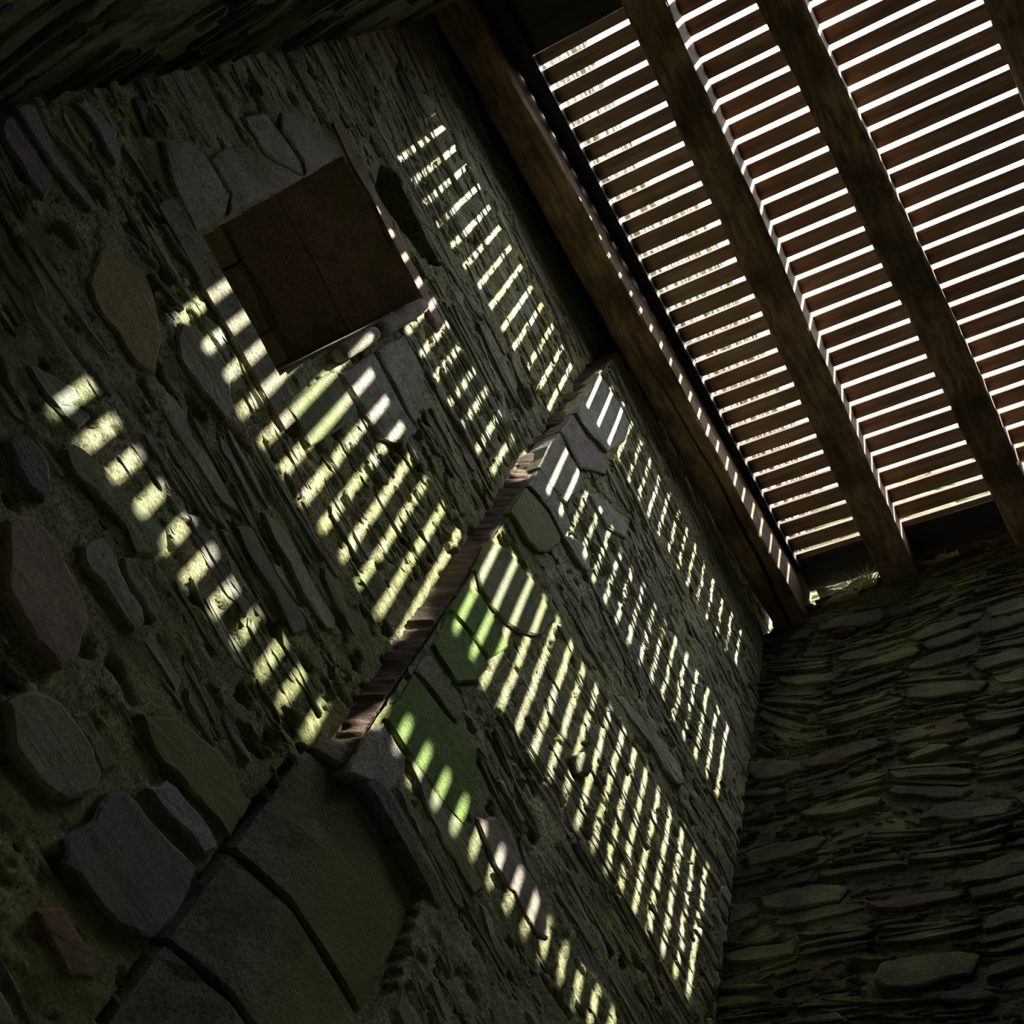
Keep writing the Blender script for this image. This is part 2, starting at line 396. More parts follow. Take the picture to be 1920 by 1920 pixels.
def place_stones(parent, polys, to_world, mat, rng, depth=(-.003, .010), back=-.05, cols=GEN, name='stone', limit=300,
                 exclude=(), colfn=None, margin=.10, min_px=0):
    """Stones that show largest become objects of their own, the others one joined mesh."""
    cand = []
    for p in polys:
        pu = np.array([a for a, _ in p]); pv = np.array([b for _, b in p])
        bad = False
        for ex in exclude:
            if in_poly(np.append(pu, pu.mean()), np.append(pv, pv.mean()), ex).any(): bad = True; break
        if bad: continue
        c2 = [project(to_world(a, b, 0.0)) for a, b in p]
        if any(q is None for q in c2): continue
        ok = all(-margin < q[0] < 1 + margin and -margin < q[1] < 1 + margin for q in c2)
        if not ok: continue
        cx = sum(q[0] for q in c2) / len(c2); cy = sum(q[1] for q in c2) / len(c2)
        area = abs(sum(c2[i][0] * c2[i - 1][1] - c2[i - 1][0] * c2[i][1] for i in range(len(c2)))) / 2
        if not (0 < cx < 1 and 0 < cy < 1): area *= .1
        cand.append((area, p))
    cand.sort(key=lambda e: -e[0])
    BV, BF, BC = [], [], []
    nb = 0
    for i, (area, p) in enumerate(cand):
        f = rng.uniform(*depth)
        V, F = stone_geo(p, f, back, rng)
        W = np.array([to_world(*v) for v in V])
        c = np.array(cols[rng.integers(len(cols))]) * rng.uniform(.78, 1.22)
        if colfn is not None: c = colfn(c, float(np.mean([q[0] for q in p])), float(np.mean([q[1] for q in p])))
        if i < limit:
            cen = W.mean(0)
            me = make_mesh(name, W - cen, F, mat, c)
            link(name, me, parent, cen)
        else:
            BV.append(W); BF += [tuple(k + nb for k in f_) for f_ in F]; BC.append(np.tile(c, (len(W), 1))); nb += len(W)
    if BV:
        me = make_mesh('small_stones', np.concatenate(BV), BF, mat, np.concatenate(BC))
        o = link('small_stones', me, parent); o['kind'] = 'stuff'

def place_features(parent, which, to_world, mat_of, rng, side_col=None, back=-.06):
    polys = []
    for name, wall, colname, dep, poly in FEATURES:
        if wall != which: continue
        P = np.array(poly)
        # weathered outline: halve the long sides twice, with a little wander
        for rnd in range(2):
            Q = []
            for i in range(len(P)):
                a, b = P[i], P[(i + 1) % len(P)]
                L = np.linalg.norm(b - a)
                Q.append(a)
                if L > .045: Q.append((a + b) / 2 + rng.normal(0, .055, 2) * L * (1 if name == 'stone' else .4))
            P = np.array(Q)
        Q = P
        A = np.sum(Q[:, 0] * np.roll(Q[:, 1], -1) - Q[:, 1] * np.roll(Q[:, 0], -1))
        if A < 0: Q = Q[::-1]
        V, F = stone_geo(Q, dep, back, rng, bevel=.006, tilt=.002, rough=.0008)
        W = np.array([to_world(*v) for v in V])
        c = np.tile(np.append(np.array(PAL[colname][:3]) * rng.uniform(.92, 1.08), PAL[colname][3] if len(PAL[colname]) > 3 else .12), (len(W), 1))
        cen = W.mean(0)
        me = make_mesh(name, W - cen, F, mat_of(name), c)
        link(name, me, parent, cen)
        polys.append([tuple(q) for q in (Q.mean(0) + (Q - Q.mean(0)) * 1.04)])
    return polys

def mortar_height(U, V, seed, amp=1.0):
    h = .012 * fbm(U * 1.6, V * 3, 3, seed) + .007 * fbm(U * 7, V * 34, 4, seed + 11) + .0045 * fbm(U * 38, V * 52, 3, seed + 23)
    pits = np.clip(fbm(U * 14, V * 30, 3, seed + 31) - .28, 0, 1) * .12
    return amp * h - pits - .001

def wall_heightfield(name, us, vs, to_world_arr, mat, seed, holes=(), cut=None, clip_roof=False, amp=1.0, base=(.315, .31, .175)):
    U, V = np.meshgrid(us, vs)
    H = mortar_height(U, V, seed, amp)
    for poly, dep in holes:
        ins = in_poly(U, V, poly)
        H = np.where(ins, H * .5 - dep, H)
    if clip_roof: V = np.minimum(V, ROOF_Z0 + ROOF_T * U + .004)
    P = to_world_arr(U, V, H)
    tone = 1 + .5 * fbm(U * 5, V * 5, 4, seed + 5)[..., None]
    hue = fbm(U * 1.3, V * 1.3, 3, seed + 8)[..., None]
    col = np.array(base) * tone * (1 + hue * np.array([.25, .1, -.35]))
    col = np.clip(col, .02, .6)
    m = .05 + .24 * np.clip((6.4 - V) / 2.2, 0, 1) + .22 * np.exp(-((U - 1.3) / .45) ** 2) * np.clip((7.0 - V) / 1.5, 0, 1)
    col = np.concatenate([col, m[..., None]], -1)
    mask = None
    if cut is not None:
        cu = (U[:-1, :-1] + U[1:, 1:]) / 2; cv = (V[:-1, :-1] + V[1:, 1:]) / 2
        mask = ~in_poly(cu, cv, cut)
    return grid_mesh(name, P, mat, col, mask)

# ------------------------------------------------------------------ the setting
def roof_z(x): return ROOF_Z0 + ROOF_T * x
YA1, YA2, XC, YD = 2.0, 1.908, -0.60, -1.0
XSTEP = 1.245
def xb(v): return 3.206 - .0525 * (v - 7.66)
to_A1 = lambda u, v, n: (u, YA1 - n, v)
to_A2 = lambda u, v, n: (u, YA2 - n, v)
to_B = lambda u, v, n: (xb(v) - n, u, v)
to_C = lambda u, v, n: (XC + n, u, v)
arr_A1 = lambda U, V, N: np.stack([U, YA1 - N, V], -1)
arr_A2 = lambda U, V, N: np.stack([U, YA2 - N, V], -1)
arr_B = lambda U, V, N: np.stack([3.206 - .0525 * (V - 7.66) - N, U, V], -1)
arr_C = lambda U, V, N: np.stack([XC + N, U, V], -1)

WIN = [(-.125, 4.76), (.340, 4.775), (.410, 5.92), (-.188, 5.90)]
WIN_EX = [(-.15, 4.72), (.365, 4.72), (.44, 5.95), (-.215, 5.94)]
SLOT = [(-.094, 6.172), (-.05, 6.255), (.358, 6.235), (.283, 6.125), (.152, 6.07), (-.009, 6.0)]
SLOT_EX = [(-.11, 6.17), (-.05, 6.275), (.38, 6.255), (.30, 6.105), (.152, 6.04), (-.01, 5.98)]
PIT = [(-.093, 4.42), (-.087, 4.473), (-.047, 4.458), (-.043, 4.419), (-.059, 4.408)]
BLOCK = [(1.10, 2.0), (1.60, 2.0), (1.72, 3.40), (1.74, 3.70), (1.66, 4.02), (1.10, 4.03)]

def moss_A(c, u, v):
    m = .02 + .26 * float(np.clip((6.4 - v) / 2.2, 0, 1)) + .20 * math.exp(-((u - 1.3) / .45) ** 2) * float(np.clip((7.0 - v) / 1.5, 0, 1))
    return np.append(c, m + random.uniform(-.12, .12))

# --- wall_left: the bay with the window
vs_A = np.concatenate([np.arange(0, 2.6, .05), np.arange(2.6, 8.27, .0105)])
us_A1 = np.arange(XC - .05, 1.32, .0105)
wall_left = link('wall_left', wall_heightfield('wall_left', us_A1, vs_A, arr_A1, M['mortar_x'], 3, [(SLOT, .40), (PIT, .10), ([(1.135, 2), (1.178, 2), (1.178, 3.99), (1.135, 3.97)], .07)], WIN, True))
wall_left['kind'] = 'structure'
rng = np.random.default_rng(11)
featA1 = place_features(wall_left, 'A1', to_A1, lambda n: M['dressed'] if n == 'jamb_stone' else M['slate_x'], rng)
polys = lay_courses(XC, 1.208, 2.6, 7.75, [.03, .04, .05, .06, .075, .09, .11], .09, .42, rng, .022)
place_stones(wall_left, polys, to_A1, M['slate_x'], rng, colfn=moss_A, exclude=featA1 + [WIN_EX, SLOT_EX, PIT, [(1.2, 2), (1.6, 2), (1.6, 8), (1.2, 8)]])

SLIVER = [.011, .016, .022, .028]
GEND = [tuple(c * .82 for c in g) for g in GEN]
polys = lay_courses(XC, 1.20, 2.6, 7.75, SLIVER, .05, .20, rng, .022)
place_stones(wall_left, polys, to_A1, M['slate_x'], rng, depth=(-.014, .003), cols=GEND, colfn=moss_A, limit=0, exclude=featA1 + [WIN_EX, SLOT_EX, PIT])

# --- wall_middle: the bay standing forward, with its quoins
us_A2 = np.arange(XSTEP, 3.36, .0105)
wall_middle = link('wall_middle', wall_heightfield('wall_middle', us_A2, vs_A, arr_A2, M['mortar_x'], 19, [(BLOCK, .045), ([(1.2, 2), (1.37, 2), (1.37, 4.03), (1.2, 4.03)], .11)], None, True))
wall_middle['kind'] = 'structure'
rng = np.random.default_rng(23)
featA2 = place_features(wall_middle, 'A2', to_A2, lambda n: M['dressed'] if n == 'quoin' else M['slate_x'], rng, back=-.085)
polys = lay_courses(XSTEP + .02, 3.30, 2.9, 7.95, [.028, .036, .045, .055, .07, .085, .10], .08, .42, rng, .022)
place_stones(wall_middle, polys, to_A2, M['slate_x'], rng, depth=(-.003, .007), colfn=moss_A, exclude=featA2 + [BLOCK])
polys = lay_courses(XSTEP + .01, 3.30, 2.9, 7.95, SLIVER, .05, .20, rng, .022)
place_stones(wall_middle, polys, to_A2, M['slate_x'], rng, depth=(-.014, .002), cols=GEND, colfn=moss_A, limit=0, exclude=featA2 + [BLOCK])
# the return of the step: brown edges of the quoins
vv = np.arange(3.99, 7.95, .010); ss = np.linspace(-.03, .155, 26)     # runs out of the corner, round the arris and behind the face
SS, VV = np.meshgrid(ss, vv)
course = np.floor(VV / .11 + .5 * vnoise(VV * 3, SS * 0, 70))
step = (hash2(course.astype(np.int64), course.astype(np.int64) * 0, 71) - .5)
HH = .010 * fbm(SS * 9, VV * 46, 4, 77) + .012 * fbm(SS * 6, VV * 11, 3, 78) + .016 * step
t_ = np.clip(SS / .085, -.4, 1)
XIN = 1.212
XX = XIN + (XSTEP - .004 - XIN) * t_ - HH * (SS < .088) + np.clip(SS - .085, 0, 1)
YY = YA1 - np.minimum(SS, .085) + np.clip(SS - .085, 0, .01) * 1.5
base = np.array([.105, .07, .052]) * (1 + .9 * fbm(SS * 10, VV * 14, 3, 79) + .5 * step)[..., None]
ret = link('step_return', grid_mesh('step_return', np.stack([XX, YY, VV], -1), M['slate_y'], np.concatenate([base, base[..., :1] * 0], -1)), wall_middle)

# dressed blocks under the chamfer stop
def block(z0, z1, xr, seed):
    front = YA2 + .022
    key = [(1.160, 2.03), (1.168, 1.998), (1.225, 1.972), (1.285, front + .020), (1.330, front + .004), (1.352, front), (1.42, front - .003),
           (1.50, front - .004), (1.58, front - .003), (xr - .05, front), (xr - .008, front + .006), (xr + .01, 2.03)]
    key = [k for i, k in enumerate(key) if i in (0, 1, 2, 3, 4, 5) or k[0] <= xr + .011]
    lev = [z0 + .001, z0 + .009] + [z0 + (z1 - z0) * f for f in (.15, .3, .45, .6, .75, .88)] + [z1 - .009, z1 - .001]
    n, V, F, C = len(key), [], [], []
    for r, z in enumerate(lev):
        e = .008 if r in (0, len(lev) - 1) else 0
        for k, (x, y) in enumerate(key):
            q = Vector((x * 9 + seed, y * 9, z * 9))
            d = mnoise.noise(q) * .008 + mnoise.noise(q * 2.7) * .005
            V.append((x + (e if k < 6 else -e * .3) + d * (.6 if k < 6 else .15), y + e + d, z + mnoise.noise(q + Vector((9, 9, 9))) * .004 * (r not in (0, len(lev) - 1)) - .02 * (x - 1.35) * (r > 4)))
            g = min(1.0, max(0.0, (x - 1.28) / .25))
            C.append((.155 + .035 * g, .14 + .055 * g, .11 + .03 * g, .22 + .5 * g + .15 * mnoise.noise(q * .5)))
    for r in range(len(lev) - 1):
        for k in range(n - 1):
            F.append((r * n + k, r * n + k + 1, (r + 1) * n + k + 1, (r + 1) * n + k))
    F.append(tuple(range(n - 1, -1, -1))); F.append(tuple((len(lev) - 1) * n + k for k in range(n)))
    return V, F, C
for z0, z1, xr, cname in ((3.575, 3.985, 1.70, (.155, .20, .085)), (3.28, 3.565, 1.78, (.17, .19, .10)), (2.94, 3.27, 1.62, (.15, .16, .09)), (2.55, 2.93, 1.75, (.15, .17, .085))):
    V, F, C = block(z0, z1, xr, z0 * 7)
    cen = np.mean(V, 0)
    link('jamb_stone', make_mesh('jamb_stone', np.array(V) - cen, F, M['dressed'], C), wall_middle, cen)
# projecting stop above the blocks, its underside seen from below
V, F = [], []
prof = [(1.165, 2.02), (1.19, 1.975), (1.26, 1.915), (1.36, 1.885), (1.52, 1.884), (1.69, 1.888), (1.74, 1.90), (1.74, 2.02)]
for z, s in ((3.992, .018), (4.002, .004), (4.04, 0.0), (4.062, .006)):
    for k, (x, y) in enumerate(prof):
        V.append((x + random.uniform(-1, 1) * .004, y + s + random.uniform(-1, 1) * .003, z + random.uniform(-1, 1) * .003))
n = len(prof)
for r in range(3):
    for k in range(n - 1): F.append((r * n + k, r * n + k + 1, (r + 1) * n + k + 1, (r + 1) * n + k))
F.append(tuple(range(n - 1, -1, -1))); F.append(tuple(3 * n + k for k in range(n)))
cen = np.mean(V, 0)
link('stop_moulding', make_mesh('stop_moulding', np.array(V) - cen, F, M['dressed'], (.20, .17, .165)), wall_middle, cen)

# --- wall_right: the end wall the rafters rest on
def top_B(u): return np.interp(u, [-1, .45, 1.00, 1.25, 1.55, 1.70, 1.90], [8.16, 8.15, 8.12, 8.05, 7.98, 7.93, 7.85])
us_B = np.arange(YD - .05, YA2 + .03, .0125)
tt = np.concatenate([np.linspace(0, .5, 60)[:-1], np.linspace(.5, 1, 330)])
UB, TB = np.meshgrid(us_B, tt)
VB = TB * (top_B(UB) + .02 * fbm(UB * 9, UB * 0, 3, 5))
HB = mortar_height(UB, VB, 41, 1.1)
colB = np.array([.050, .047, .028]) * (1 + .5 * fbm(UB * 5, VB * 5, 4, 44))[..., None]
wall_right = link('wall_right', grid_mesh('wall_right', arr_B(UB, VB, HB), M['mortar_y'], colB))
wall_right['kind'] = 'structure'
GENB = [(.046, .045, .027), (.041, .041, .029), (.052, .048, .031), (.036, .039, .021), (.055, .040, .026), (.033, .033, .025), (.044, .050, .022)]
rng = np.random.default_rng(37)
polys = lay_courses(-.3, YA2, 4.2, 8.1, [.022, .03, .04, .05, .065, .08, .10, .13, .15], .08, .40, rng, .035)
polys = [p for p in polys if max(q[1] for q in p) < float(top_B(np.mean([q[0] for q in p]))) - .01]
def turn(p, a):
    cu = sum(q[0] for q in p) / len(p); cv = sum(q[1] for q in p) / len(p); ca, sa = math.cos(a), math.sin(a)
    return [(cu + (u - cu) * ca - (v - cv) * sa, cv + (u - cu) * sa + (v - cv) * ca) for u, v in p]
lean = lambda p: .55 * max(0.0, fbm(np.array([p[0][0] * 1.6]), np.array([p[0][1] * 1.3]), 2, 9)[0] - .06) * 3.2 * (1 if p[0][1] < 7.6 else .3)
polys = [turn(p, float(rng.normal(0, .07)) + float(lean(p))) for p in polys]
polys = [p for p in polys if max(q[0] for q in p) < YA2 + .01]
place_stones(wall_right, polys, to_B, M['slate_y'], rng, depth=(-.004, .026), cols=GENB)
polys = [turn(p, float(rng.normal(0, .10)) + float(lean(p))) for p in lay_courses(-.3, YA2, 4.2, 8.1, SLIVER, .05, .20, rng, .03)]
polys = [p for p in polys if max(q[1] for q in p) < float(top_B(np.mean([q[0] for q in p]))) - .01 and max(q[0] for q in p) < YA2 + .01]
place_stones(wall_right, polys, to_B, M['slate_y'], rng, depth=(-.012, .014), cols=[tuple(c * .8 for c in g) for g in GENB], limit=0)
# ragged stones along its top
polys = lay_courses(-.4, 1.86, 0, .10, [.05, .045], .10, .30, rng, 0)
polys = [[(a, b + float(top_B(a)) - .05) for a, b in p] for p in polys]
place_stones(wall_right, polys, to_B, M['slate_y'], rng, depth=(-.01, .05), back=-.25, cols=GENB, name='top_stone')

# --- wall_back: the near end wall, upper left of the picture
us_C = np.arange(YD - .05, YA1 + .04, .0125)
vs_C = np.concatenate([np.arange(0, 2.8, .06), np.arange(2.8, 7.56, .0125)])
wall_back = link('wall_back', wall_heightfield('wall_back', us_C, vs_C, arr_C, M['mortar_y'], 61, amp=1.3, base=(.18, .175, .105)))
wall_back['kind'] = 'structure'
rng = np.random.default_rng(53)
polys = lay_courses(.6, YA1 - .02, 2.9, 7.45, [.04, .06, .08, .10, .12], .12, .5, rng, .02, keep=.45)
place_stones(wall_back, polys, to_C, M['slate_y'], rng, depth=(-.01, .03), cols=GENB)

# --- wall_front behind the viewer, and the floor
U, V = np.meshgrid(np.arange(XC - .05, 3.7, .06), np.arange(0, 8.3, .06))
V = np.minimum(V, roof_z(U) - .03)
H = .03 * fbm(U * 4, V * 8, 4, 90)
wf = link('wall_front', grid_mesh('wall_front', np.stack([U, YD + H, V], -1), M['mortar_x'], (.22, .22, .14)))
wf['kind'] = 'structure'
U, V = np.meshgrid(np.arange(XC - .05, 3.75, .06), np.arange(YD - .05, YA1 + .1, .06))
fl = link('floor', grid_mesh('floor', np.stack([U, V, .03 * fbm(U * 3, V * 3, 4, 95)], -1), M['earth'], (.16, .14, .10)))
fl['kind'] = 'structure'

# --- window_1: blocked opening, seen from below into its head
win = empty('window_1', (.11, YA1, 4.76)); win['kind'] = 'structure'
def rough_box(name, x0, x1, y0, y1, z0, z1, mat, col, parent, div=4, jit=.006, shear=None):
    bm = bmesh.new()
    bmesh.ops.create_cube(bm, size=1)
    bmesh.ops.subdivide_edges(bm, edges=bm.edges[:], cuts=div, use_grid_fill=True)
    for v in bm.verts:
        p = Vector((x0 + (v.co.x + .5) * (x1 - x0), y0 + (v.co.y + .5) * (y1 - y0), z0 + (v.co.z + .5) * (z1 - z0)))
        if shear: p.x += shear * (p.z - 4.76)
        q = p * 9.0
        p += Vector((mnoise.noise(q), mnoise.noise(q + Vector((31, 0, 0))), mnoise.noise(q + Vector((0, 47, 0))))) * jit
        v.co = p
    cen = sum((v.co for v in bm.verts), Vector()) / len(bm.verts)
    for v in bm.verts: v.co -= cen
    me = bpy.data.meshes.new(name); bm.to_mesh(me); bm.free()
    a = me.color_attributes.new('col', 'FLOAT_COLOR', 'POINT')
    c = np.full((len(me.vertices), 4), .15, dtype=np.float32); c[:, :3] = col
    a.data.foreach_set('color', c.ravel())
    me.materials.append(mat)
    w = 0
    return link(name, me, parent, cen - (parent.location if parent is not None else Vector()))
rough_box('soffit_slab', -.30, .56, 1.99, 2.335, 5.925, 6.0, M['dressed'], (.36, .24, .20), win, 5, .010)
rough_box('soffit_slab', -.30, .56, 2.345, 2.615, 5.93, 6.0, M['dressed'], (.32, .23, .19), win, 5, .012)
for k in range(3):
    y = 2.625 + k * .115
    for j in range(3):
        x = -.30 + j * .29 + (k % 2) * -.05
        rough_box('soffit_stone', x, x + .28, y, y + .105, 5.90 + random.uniform(-.03, .01), 6.0, M['slate_x'], random.choice([(.34, .33, .20), (.30, .27, .20), (.35, .33, .17)]), win, 3, .016)
for z0, z1 in ((4.70, 5.05), (5.06, 5.48), (5.49, 5.93)):
    rough_box('reveal_stone', -.255, -.125, 2.004, 2.95, z0, z1, M['dressed'], (.27, .25, .15), win, 4, .006, -.052)
    rough_box('reveal_stone', .345, .47, 2.02, 2.95, z0, z1, M['dressed'], (.26, .22, .18), win, 4, .006, .056)
rough_box('sill_slab', -.25, .47, 1.99, 2.95, 4.64, 4.76, M['dressed'], (.24, .22, .16), win, 4, .008)
rough_box('sky_block_slab', -.6, .85, 2.06, 3.1, 5.99, 6.06, M['slate_x'], (.12, .11, .08), win, 4, .004)  # added unseen slab, keeps sky from leaking through the soffit joints
rough_box('back_slab', -.35, .55, 2.93, 3.02, 4.66, 6.02, M['slate_x'], (.16, .15, .10), win, 6, .015)
# roll moulding on the far jamb, broken off below
def roll(z0, z1, x0, y0, r):
    V, F = [], []
    ns, nl = 12, 7
    for k in range(nl):
        z = z0 + (z1 - z0) * k / (nl - 1)
        for s in range(ns):
            a = 2 * math.pi * s / ns
            rr = r * (1 + .05 * math.sin(z * 40 + s)) * (.86 if k in (0, nl - 1) else 1)
            V.append((x0 + .056 * (z - 4.76) + rr * math.cos(a), y0 + rr * math.sin(a), z))
    for k in range(nl - 1):
        for s in range(ns):
            F.append((k * ns + s, k * ns + (s + 1) % ns, (k + 1) * ns + (s + 1) % ns, (k + 1) * ns + s))
    F.append(tuple(range(ns - 1, -1, -1))); F.append(tuple((nl - 1) * ns + s for s in range(ns)))
    cen = np.mean(V, 0)
    link('roll_moulding', make_mesh('roll_moulding', np.array(V) - cen, F, M['dressed'], (.27, .245, .21), True), win, Vector(cen) - win.location)
roll(5.10, 5.40, .370, 1.975, .030)
roll(5.405, 5.86, .372, 1.975, .032)

# --- masonry rising outside, above the roof (seen through the slats)
def upper_wall(name, us, top, to_w, arr, mat, z0, seed, parent, cols):
    U, T = np.meshgrid(us, np.linspace(0, 1, 130))
    V = z0 + T * (top(U) - z0)
    H = mortar_height(U, V, seed)
    o = link(name, grid_mesh(name, arr(U, V, H), mat, (.12, .112, .085)), parent)
    rg = np.random.default_rng(seed)
    ps = lay_courses(us[0], us[-1], z0, float(top(us).max()), [.05, .07, .09, .12], .08, .34, rg, .02)
    ps = [p for p in ps if max(q[1] for q in p) < float(top(np.array([np.mean([q[0] for q in p])]))[0])]
    place_stones(parent, ps, to_w, mat, rg, depth=(.0, .04), cols=cols, name='upper_stone', limit=0)
COLU = [(.15, .14, .11), (.10, .09, .065), (.19, .18, .155), (.085, .078, .045), (.13, .095, .065), (.06, .055, .04)]
upper_wall('upper_masonry', np.arange(-1.2, 4.0, .03), lambda u: np.interp(u, [-2, .75, .95, 1.3, 5], [10.38, 10.42, 10.6, 11.7, 11.9]) + .12 * fbm(u * 4, u * 0, 3, 3),
           lambda u, v, n: (u, 2.06 - n, v), lambda U, V, N: np.stack([U, 2.06 - N, V], -1), M['pale_masonry'], 7.86, 101, wall_middle, COLU)
upper_wall('upper_masonry', np.arange(-1.6, 2.1, .03), lambda u: 11.2 + .2 * fbm(u * 4, u * 0, 3, 4),
           lambda u, v, n: (3.80 - n, u, v), lambda U, V, N: np.stack([3.80 - N, U, V], -1), M['slate_y'], 7.8, 103, wall_right, [(.13, .14, .06), (.10, .105, .06), (.15, .14, .09)])
# ragged wall top climbing to the masonry behind it
U, V = np.meshgrid(np.arange(YD - .05, 2.06, .02), np.linspace(0, 1, 44))
X = 3.17 + V * .66
RISE = np.interp(V, [0, .07, .13, .3, 1], [0, .02, .34, .66, .8]) * (.8 + .7 * np.exp(-((U - 1.33) / .17) ** 2) + .35 * np.exp(-((U - .70) / .18) ** 2) - .85 * np.exp(-((U - 1.66) / .10) ** 2))
Z = top_B(U) - .02 + RISE + .07 * fbm(U * 9, X * 9, 4, 66) + .035 * (np.floor(fbm(U * 6, X * 6, 2, 67) * 9) / 9)
link('wall_top', grid_mesh('wall_top', np.stack([X, U, Z], -1), M['mortar_y'], (.19, .18, .11), smooth=False), wall_right)
rg = np.random.default_rng(71)
for k in range(60):
    y = rg.uniform(.40, 1.56); x = 3.20 + rg.uniform(0, .14)
    t = (x - 3.17) / .66
    z = float(top_B(y)) + np.interp(t, [0, .07, .13, .3, 1], [0, .02, .34, .66, .8]) * (.8 + .7 * math.exp(-((y - 1.33) / .17) ** 2)) - .02
    L, H_ = rg.uniform(.10, .24), rg.uniform(.03, .07)
    q = cell_poly(-L / 2, L / 2, -H_ / 2, H_ / 2, rg)
    Vs, Fs = stone_geo(q, .05, -.12, rg, .012, .012, .005)
    ca, sa = math.cos(rg.normal(0, .25)), math.sin(rg.normal(0, .15))
    W = np.array([(x - n_ + u_ * sa, y + u_ * ca, z + v_ + u_ * sa * .5) for u_, v_, n_ in Vs])
    cen = W.mean(0)
    link('top_stone', make_mesh('top_stone', W - cen, Fs, M['slate_y'], np.array((.30, .285, .19)) * rg.uniform(.7, 1.2)), wall_right, cen)

# ------------------------------------------------------------------ roof
PITCH = math.atan(ROOF_T)
EX = Vector((math.cos(PITCH), 0, math.sin(PITCH))); EN = Vector((-math.sin(PITCH), 0, math.cos(PITCH)))
GAPS = [-.0859, -.0346, .0141, .0653, .1184, .1695, .2214, .2736, .3284, .3786, .4363, .4920, .5428, .5981, .6518, .7055, .7604, .8166,
        .8723, .9268, .9831, 1.0414, 1.0954, 1.1502, 1.2079, 1.2648, 1.3249, 1.3831, 1.4410]
GW = .0127
ceiling = empty('ceiling', (1.3, .4, roof_z(1.3) + .05)); ceiling['kind'] = 'structure'
Y_SLAT0, Y_SLAT1 = -1.04, 1.885
def board(name, xa, xb_, ya, yb, th, mat, parent, jit=.0012, seg=10, drop=0.0, seed=0):
    """A board lying on the roof plane: underside from xa to xb_, from ya to yb."""
    V, F = [], []
    rg = random.Random(seed)
    for k in range(seg + 1):
        y = ya + (yb - ya) * k / seg
        ja, jb, jz = (rg.uniform(-jit, jit) for _ in range(3))
        for (x, t) in ((xa + ja, 0), (xb_ + jb, 0), (xb_ + jb, th), (xa + ja, th)):
            p = Vector((x, y, roof_z(x))) + EN * (t + drop + jz * .5)
            V.append(tuple(p))
    for k in range(seg):
        for s in range(4):
            F.append((k * 4 + s, k * 4 + (s + 1) % 4, (k + 1) * 4 + (s + 1) % 4, (k + 1) * 4 + s))
    F.append((3, 2, 1, 0)); F.append(tuple(seg * 4 + s for s in range(4)))
    V = np.array(V); cen = V.mean(0)
    me = make_mesh(name, V - cen, F, mat)
    bm = bmesh.new(); bm.from_mesh(me); bmesh.ops.recalc_face_normals(bm, faces=bm.faces[:]); bm.to_mesh(me); bm.free()
    return link(name, me, parent, Vector(cen) - (parent.location if parent is not None else Vector()))
edges = [-.1206 + .001] + [e for g in GAPS for e in (g - GW / 2, g + GW / 2)] + [1.4663 - .001]
for k in range(0, len(edges), 2):
    board('slat', 2 * edges[k], 2 * edges[k + 1], Y_SLAT0, Y_SLAT1, .020, M['slat'], ceiling, seed=k)
board('end_board', -.75, -.2412, Y_SLAT0, Y_SLAT1, .03, M['dark_board'], ceiling, seed=501, drop=-.002)
board('end_board', 2.9326, 3.172, Y_SLAT0, Y_SLAT1, .03, M['dark_board'], ceiling, seed=502, drop=-.002)
board('light_closing_board', -.75, 3.45, 1.89, 2.10, .03, M['dark_board'], ceiling, seed=503, seg=3)  # added cover, shuts out sun and sky between first rafter and long wall

def beam(name, line_r, line_l, hbot, x0, x1, mat, label, htop=0.0, jit=.007, seg=34, seed=0, cat='rafter', split=None):
    """line_r / line_l: ((x, y), (x, y)) of the lower arrises, hbot: depth below the slats at both ends."""
    rg = random.Random(seed)
    V, F = [], []
    def lin(l, x): (xa, ya), (xb_, yb) = l; return ya + (yb - ya) * (x - xa) / (xb_ - xa)
    prev = [0.0] * 6
    for k in range(seg + 1):
        x = x0 + (x1 - x0) * k / seg
        yr, yl = lin(line_r, x), lin(line_l, x)
        hb = hbot[0] + (hbot[1] - hbot[0]) * (x - x0) / (x1 - x0)
        zt = roof_z(x) - htop; zb = roof_z(x) - hb
        prev = [p * .72 + rg.uniform(-jit, jit) * .7 for p in prev]
        a, b, c, d, e, f = prev
        ch = .012
        sec = [(yr + ch + a, zb + c), (yr + b, zb + ch + c), (yr + d * .5, zt), (yl + e * .5, zt), (yl + f, zb + ch + c), (yl - ch + e, zb + c * .7)]
        for (y, z) in sec: V.append((x, y, z))
        # underside: a drying split opens where asked, elsewhere a faint ripple
        dep = float(np.interp(x, *split)) if split else 0.0
        cy = yr + (yl - yr) * (.50 + .16 * math.sin(x * 1.7 + seed) + .02 * math.sin(x * 11)); zz = zb + c - .003
        w_ = .003 + dep * .16
        V += [(x, cy + w_, zz), (x, cy + rg.uniform(-.002, .002), zz + dep), (x, cy - w_, zz)]
    n = 9
    for k in range(seg):
        for s in range(n):
            F.append((k * n + s, k * n + (s + 1) % n, (k + 1) * n + (s + 1) % n, (k + 1) * n + s))
    F.append(tuple(range(n - 1, -1, -1))); F.append(tuple(seg * n + s for s in range(n)))
    V = np.array(V); cen = V.mean(0)
    me = make_mesh(name, V - cen, F, mat)
    bm = bmesh.new(); bm.from_mesh(me); bmesh.ops.recalc_face_normals(bm, faces=bm.faces[:]); bm.to_mesh(me); bm.free()
    o = link(name, me, None, cen)
    return tag(o, label, cat, 'roof rafters' if cat == 'rafter' else None)
XE = 3.26
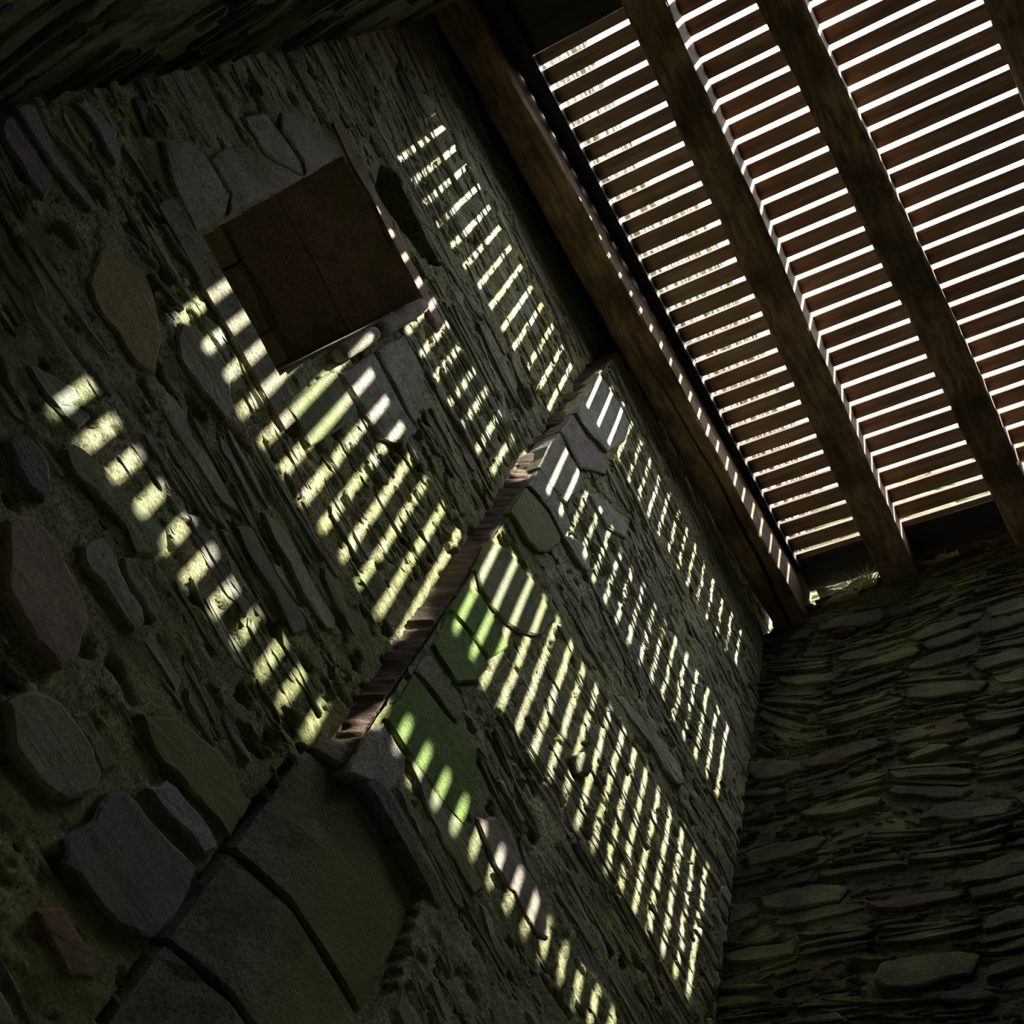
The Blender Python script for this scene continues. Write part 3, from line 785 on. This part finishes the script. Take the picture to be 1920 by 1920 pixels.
beam('rafter', ((-.2, 1.738), (3.0, 1.650)), ((-.2, 1.926), (3.0, 1.844)), (.15, .345), -.66, 3.20, M['beam'],
     'rough brown rafter running close along the long stone wall, split near its lower end', seed=1, split=([-1, 1.2, 1.9, 2.5, 3.2], [0, 0, .02, .05, .06]))
beam('rafter', ((-.17, .942), (2.79, .994)), ((-.17, 1.125), (2.79, 1.190)), (.21, .21), -.66, XE, M['beam'],
     'rough dark rafter, second from the long stone wall', seed=2)
beam('rafter', ((.1, .414), (2.79, .286)), ((.24, .586), (2.76, .476)), (.20, .20), -.66, XE, M['beam'],
     'knotted dark rafter, third from the long stone wall', seed=3)
beam('rafter', ((-.18, -.43), (2.0, -.49)), ((-.18, -.225), (2.8, -.32)), (.20, .20), -.66, XE, M['beam'],
     'dark rafter cut off by the top right corner of the photo', seed=4)
beam('rafter', ((-.18, -.93), (2.0, -.98)), ((-.18, -.66), (2.0, -.71)), (.20, .20), -.66, XE, M['beam'],
     'rafter against the wall behind the viewer, outside the photo', seed=5)
# thin black batten fixed beside the first rafter
V, F = [], []
seg = 20
for k in range(seg + 1):
    x = -.60 + 3.58 * k / seg
    yr = 1.634 - .016 * (x + .2) / 3.2; yl = 1.725 - .075 * (x + .2) / 3.2
    j = random.uniform(-.002, .002)
    for y, h in ((yr + j, .06), (yr + j, .0), (yl, .0), (yl, .06)): V.append((x, y, roof_z(x) - h - .0005))
for k in range(seg):
    for s in range(4): F.append((k * 4 + s, k * 4 + (s + 1) % 4, (k + 1) * 4 + (s + 1) % 4, (k + 1) * 4 + s))
F.append((3, 2, 1, 0)); F.append(tuple(seg * 4 + s for s in range(4)))
V = np.array(V); cen = V.mean(0)
tag(link('batten', make_mesh('batten', V - cen, F, M['batten']), None, cen),
    'thin straight black batten under the slats beside the first rafter', 'batten')

# ------------------------------------------------------------------ small things
V, F = [], []
rg = random.Random(5)
for k in range(34):
    bx, by = 3.14 + rg.uniform(0, .03), 1.29 + rg.uniform(-.05, .05)
    L = rg.uniform(.10, .22); a = rg.uniform(-1, 1); lean = rg.uniform(.1, .5)
    base = len(V)
    for s in range(5):
        t = s / 4; w = .006 * (1 - t)
        x = bx - lean * L * t * t * .8; y = by + a * L * t * .6; z = 8.02 + L * (t - .45 * lean * t * t)
        V += [(x, y - w, z), (x, y + w, z)]
    for s in range(4): F.append((base + 2 * s, base + 2 * s + 1, base + 2 * s + 3, base + 2 * s + 2))
V = np.array(V); cen = np.array((3.16, 1.29, 8.03))
tag(link('grass_tuft', make_mesh('grass_tuft', V - cen, F, M['grass']), None, cen), 'small tuft of pale green grass sprouting on the end wall top beside a rafter', 'grass', kind='thing')
# snail
V, F = [], []
nt, ns = 26, 8
for k in range(nt):
    t = k / (nt - 1); a = t * 2.3 * 2 * math.pi; R = .0085 * (1 - t) ** 1.0 + .0006; r = .0062 * (1 - t) + .0008
    c = Vector((R * math.cos(a), -.006 * t, R * math.sin(a)))
    for s in range(ns):
        b = 2 * math.pi * s / ns
        V.append((c.x + r * math.cos(b) * math.cos(a), c.y + r * math.sin(b), c.z + r * math.cos(b) * math.sin(a)))
for k in range(nt - 1):
    for s in range(ns): F.append((k * ns + s, k * ns + (s + 1) % ns, (k + 1) * ns + (s + 1) % ns, (k + 1) * ns + s))
F.append(tuple(range(ns - 1, -1, -1)))
tag(link('snail', make_mesh('snail', V, F, M['shell'], smooth=True), None, (-.029, 1.958, 4.514)), 'tiny pale snail shell stuck on the mossy wall below the blocked window', 'snail')
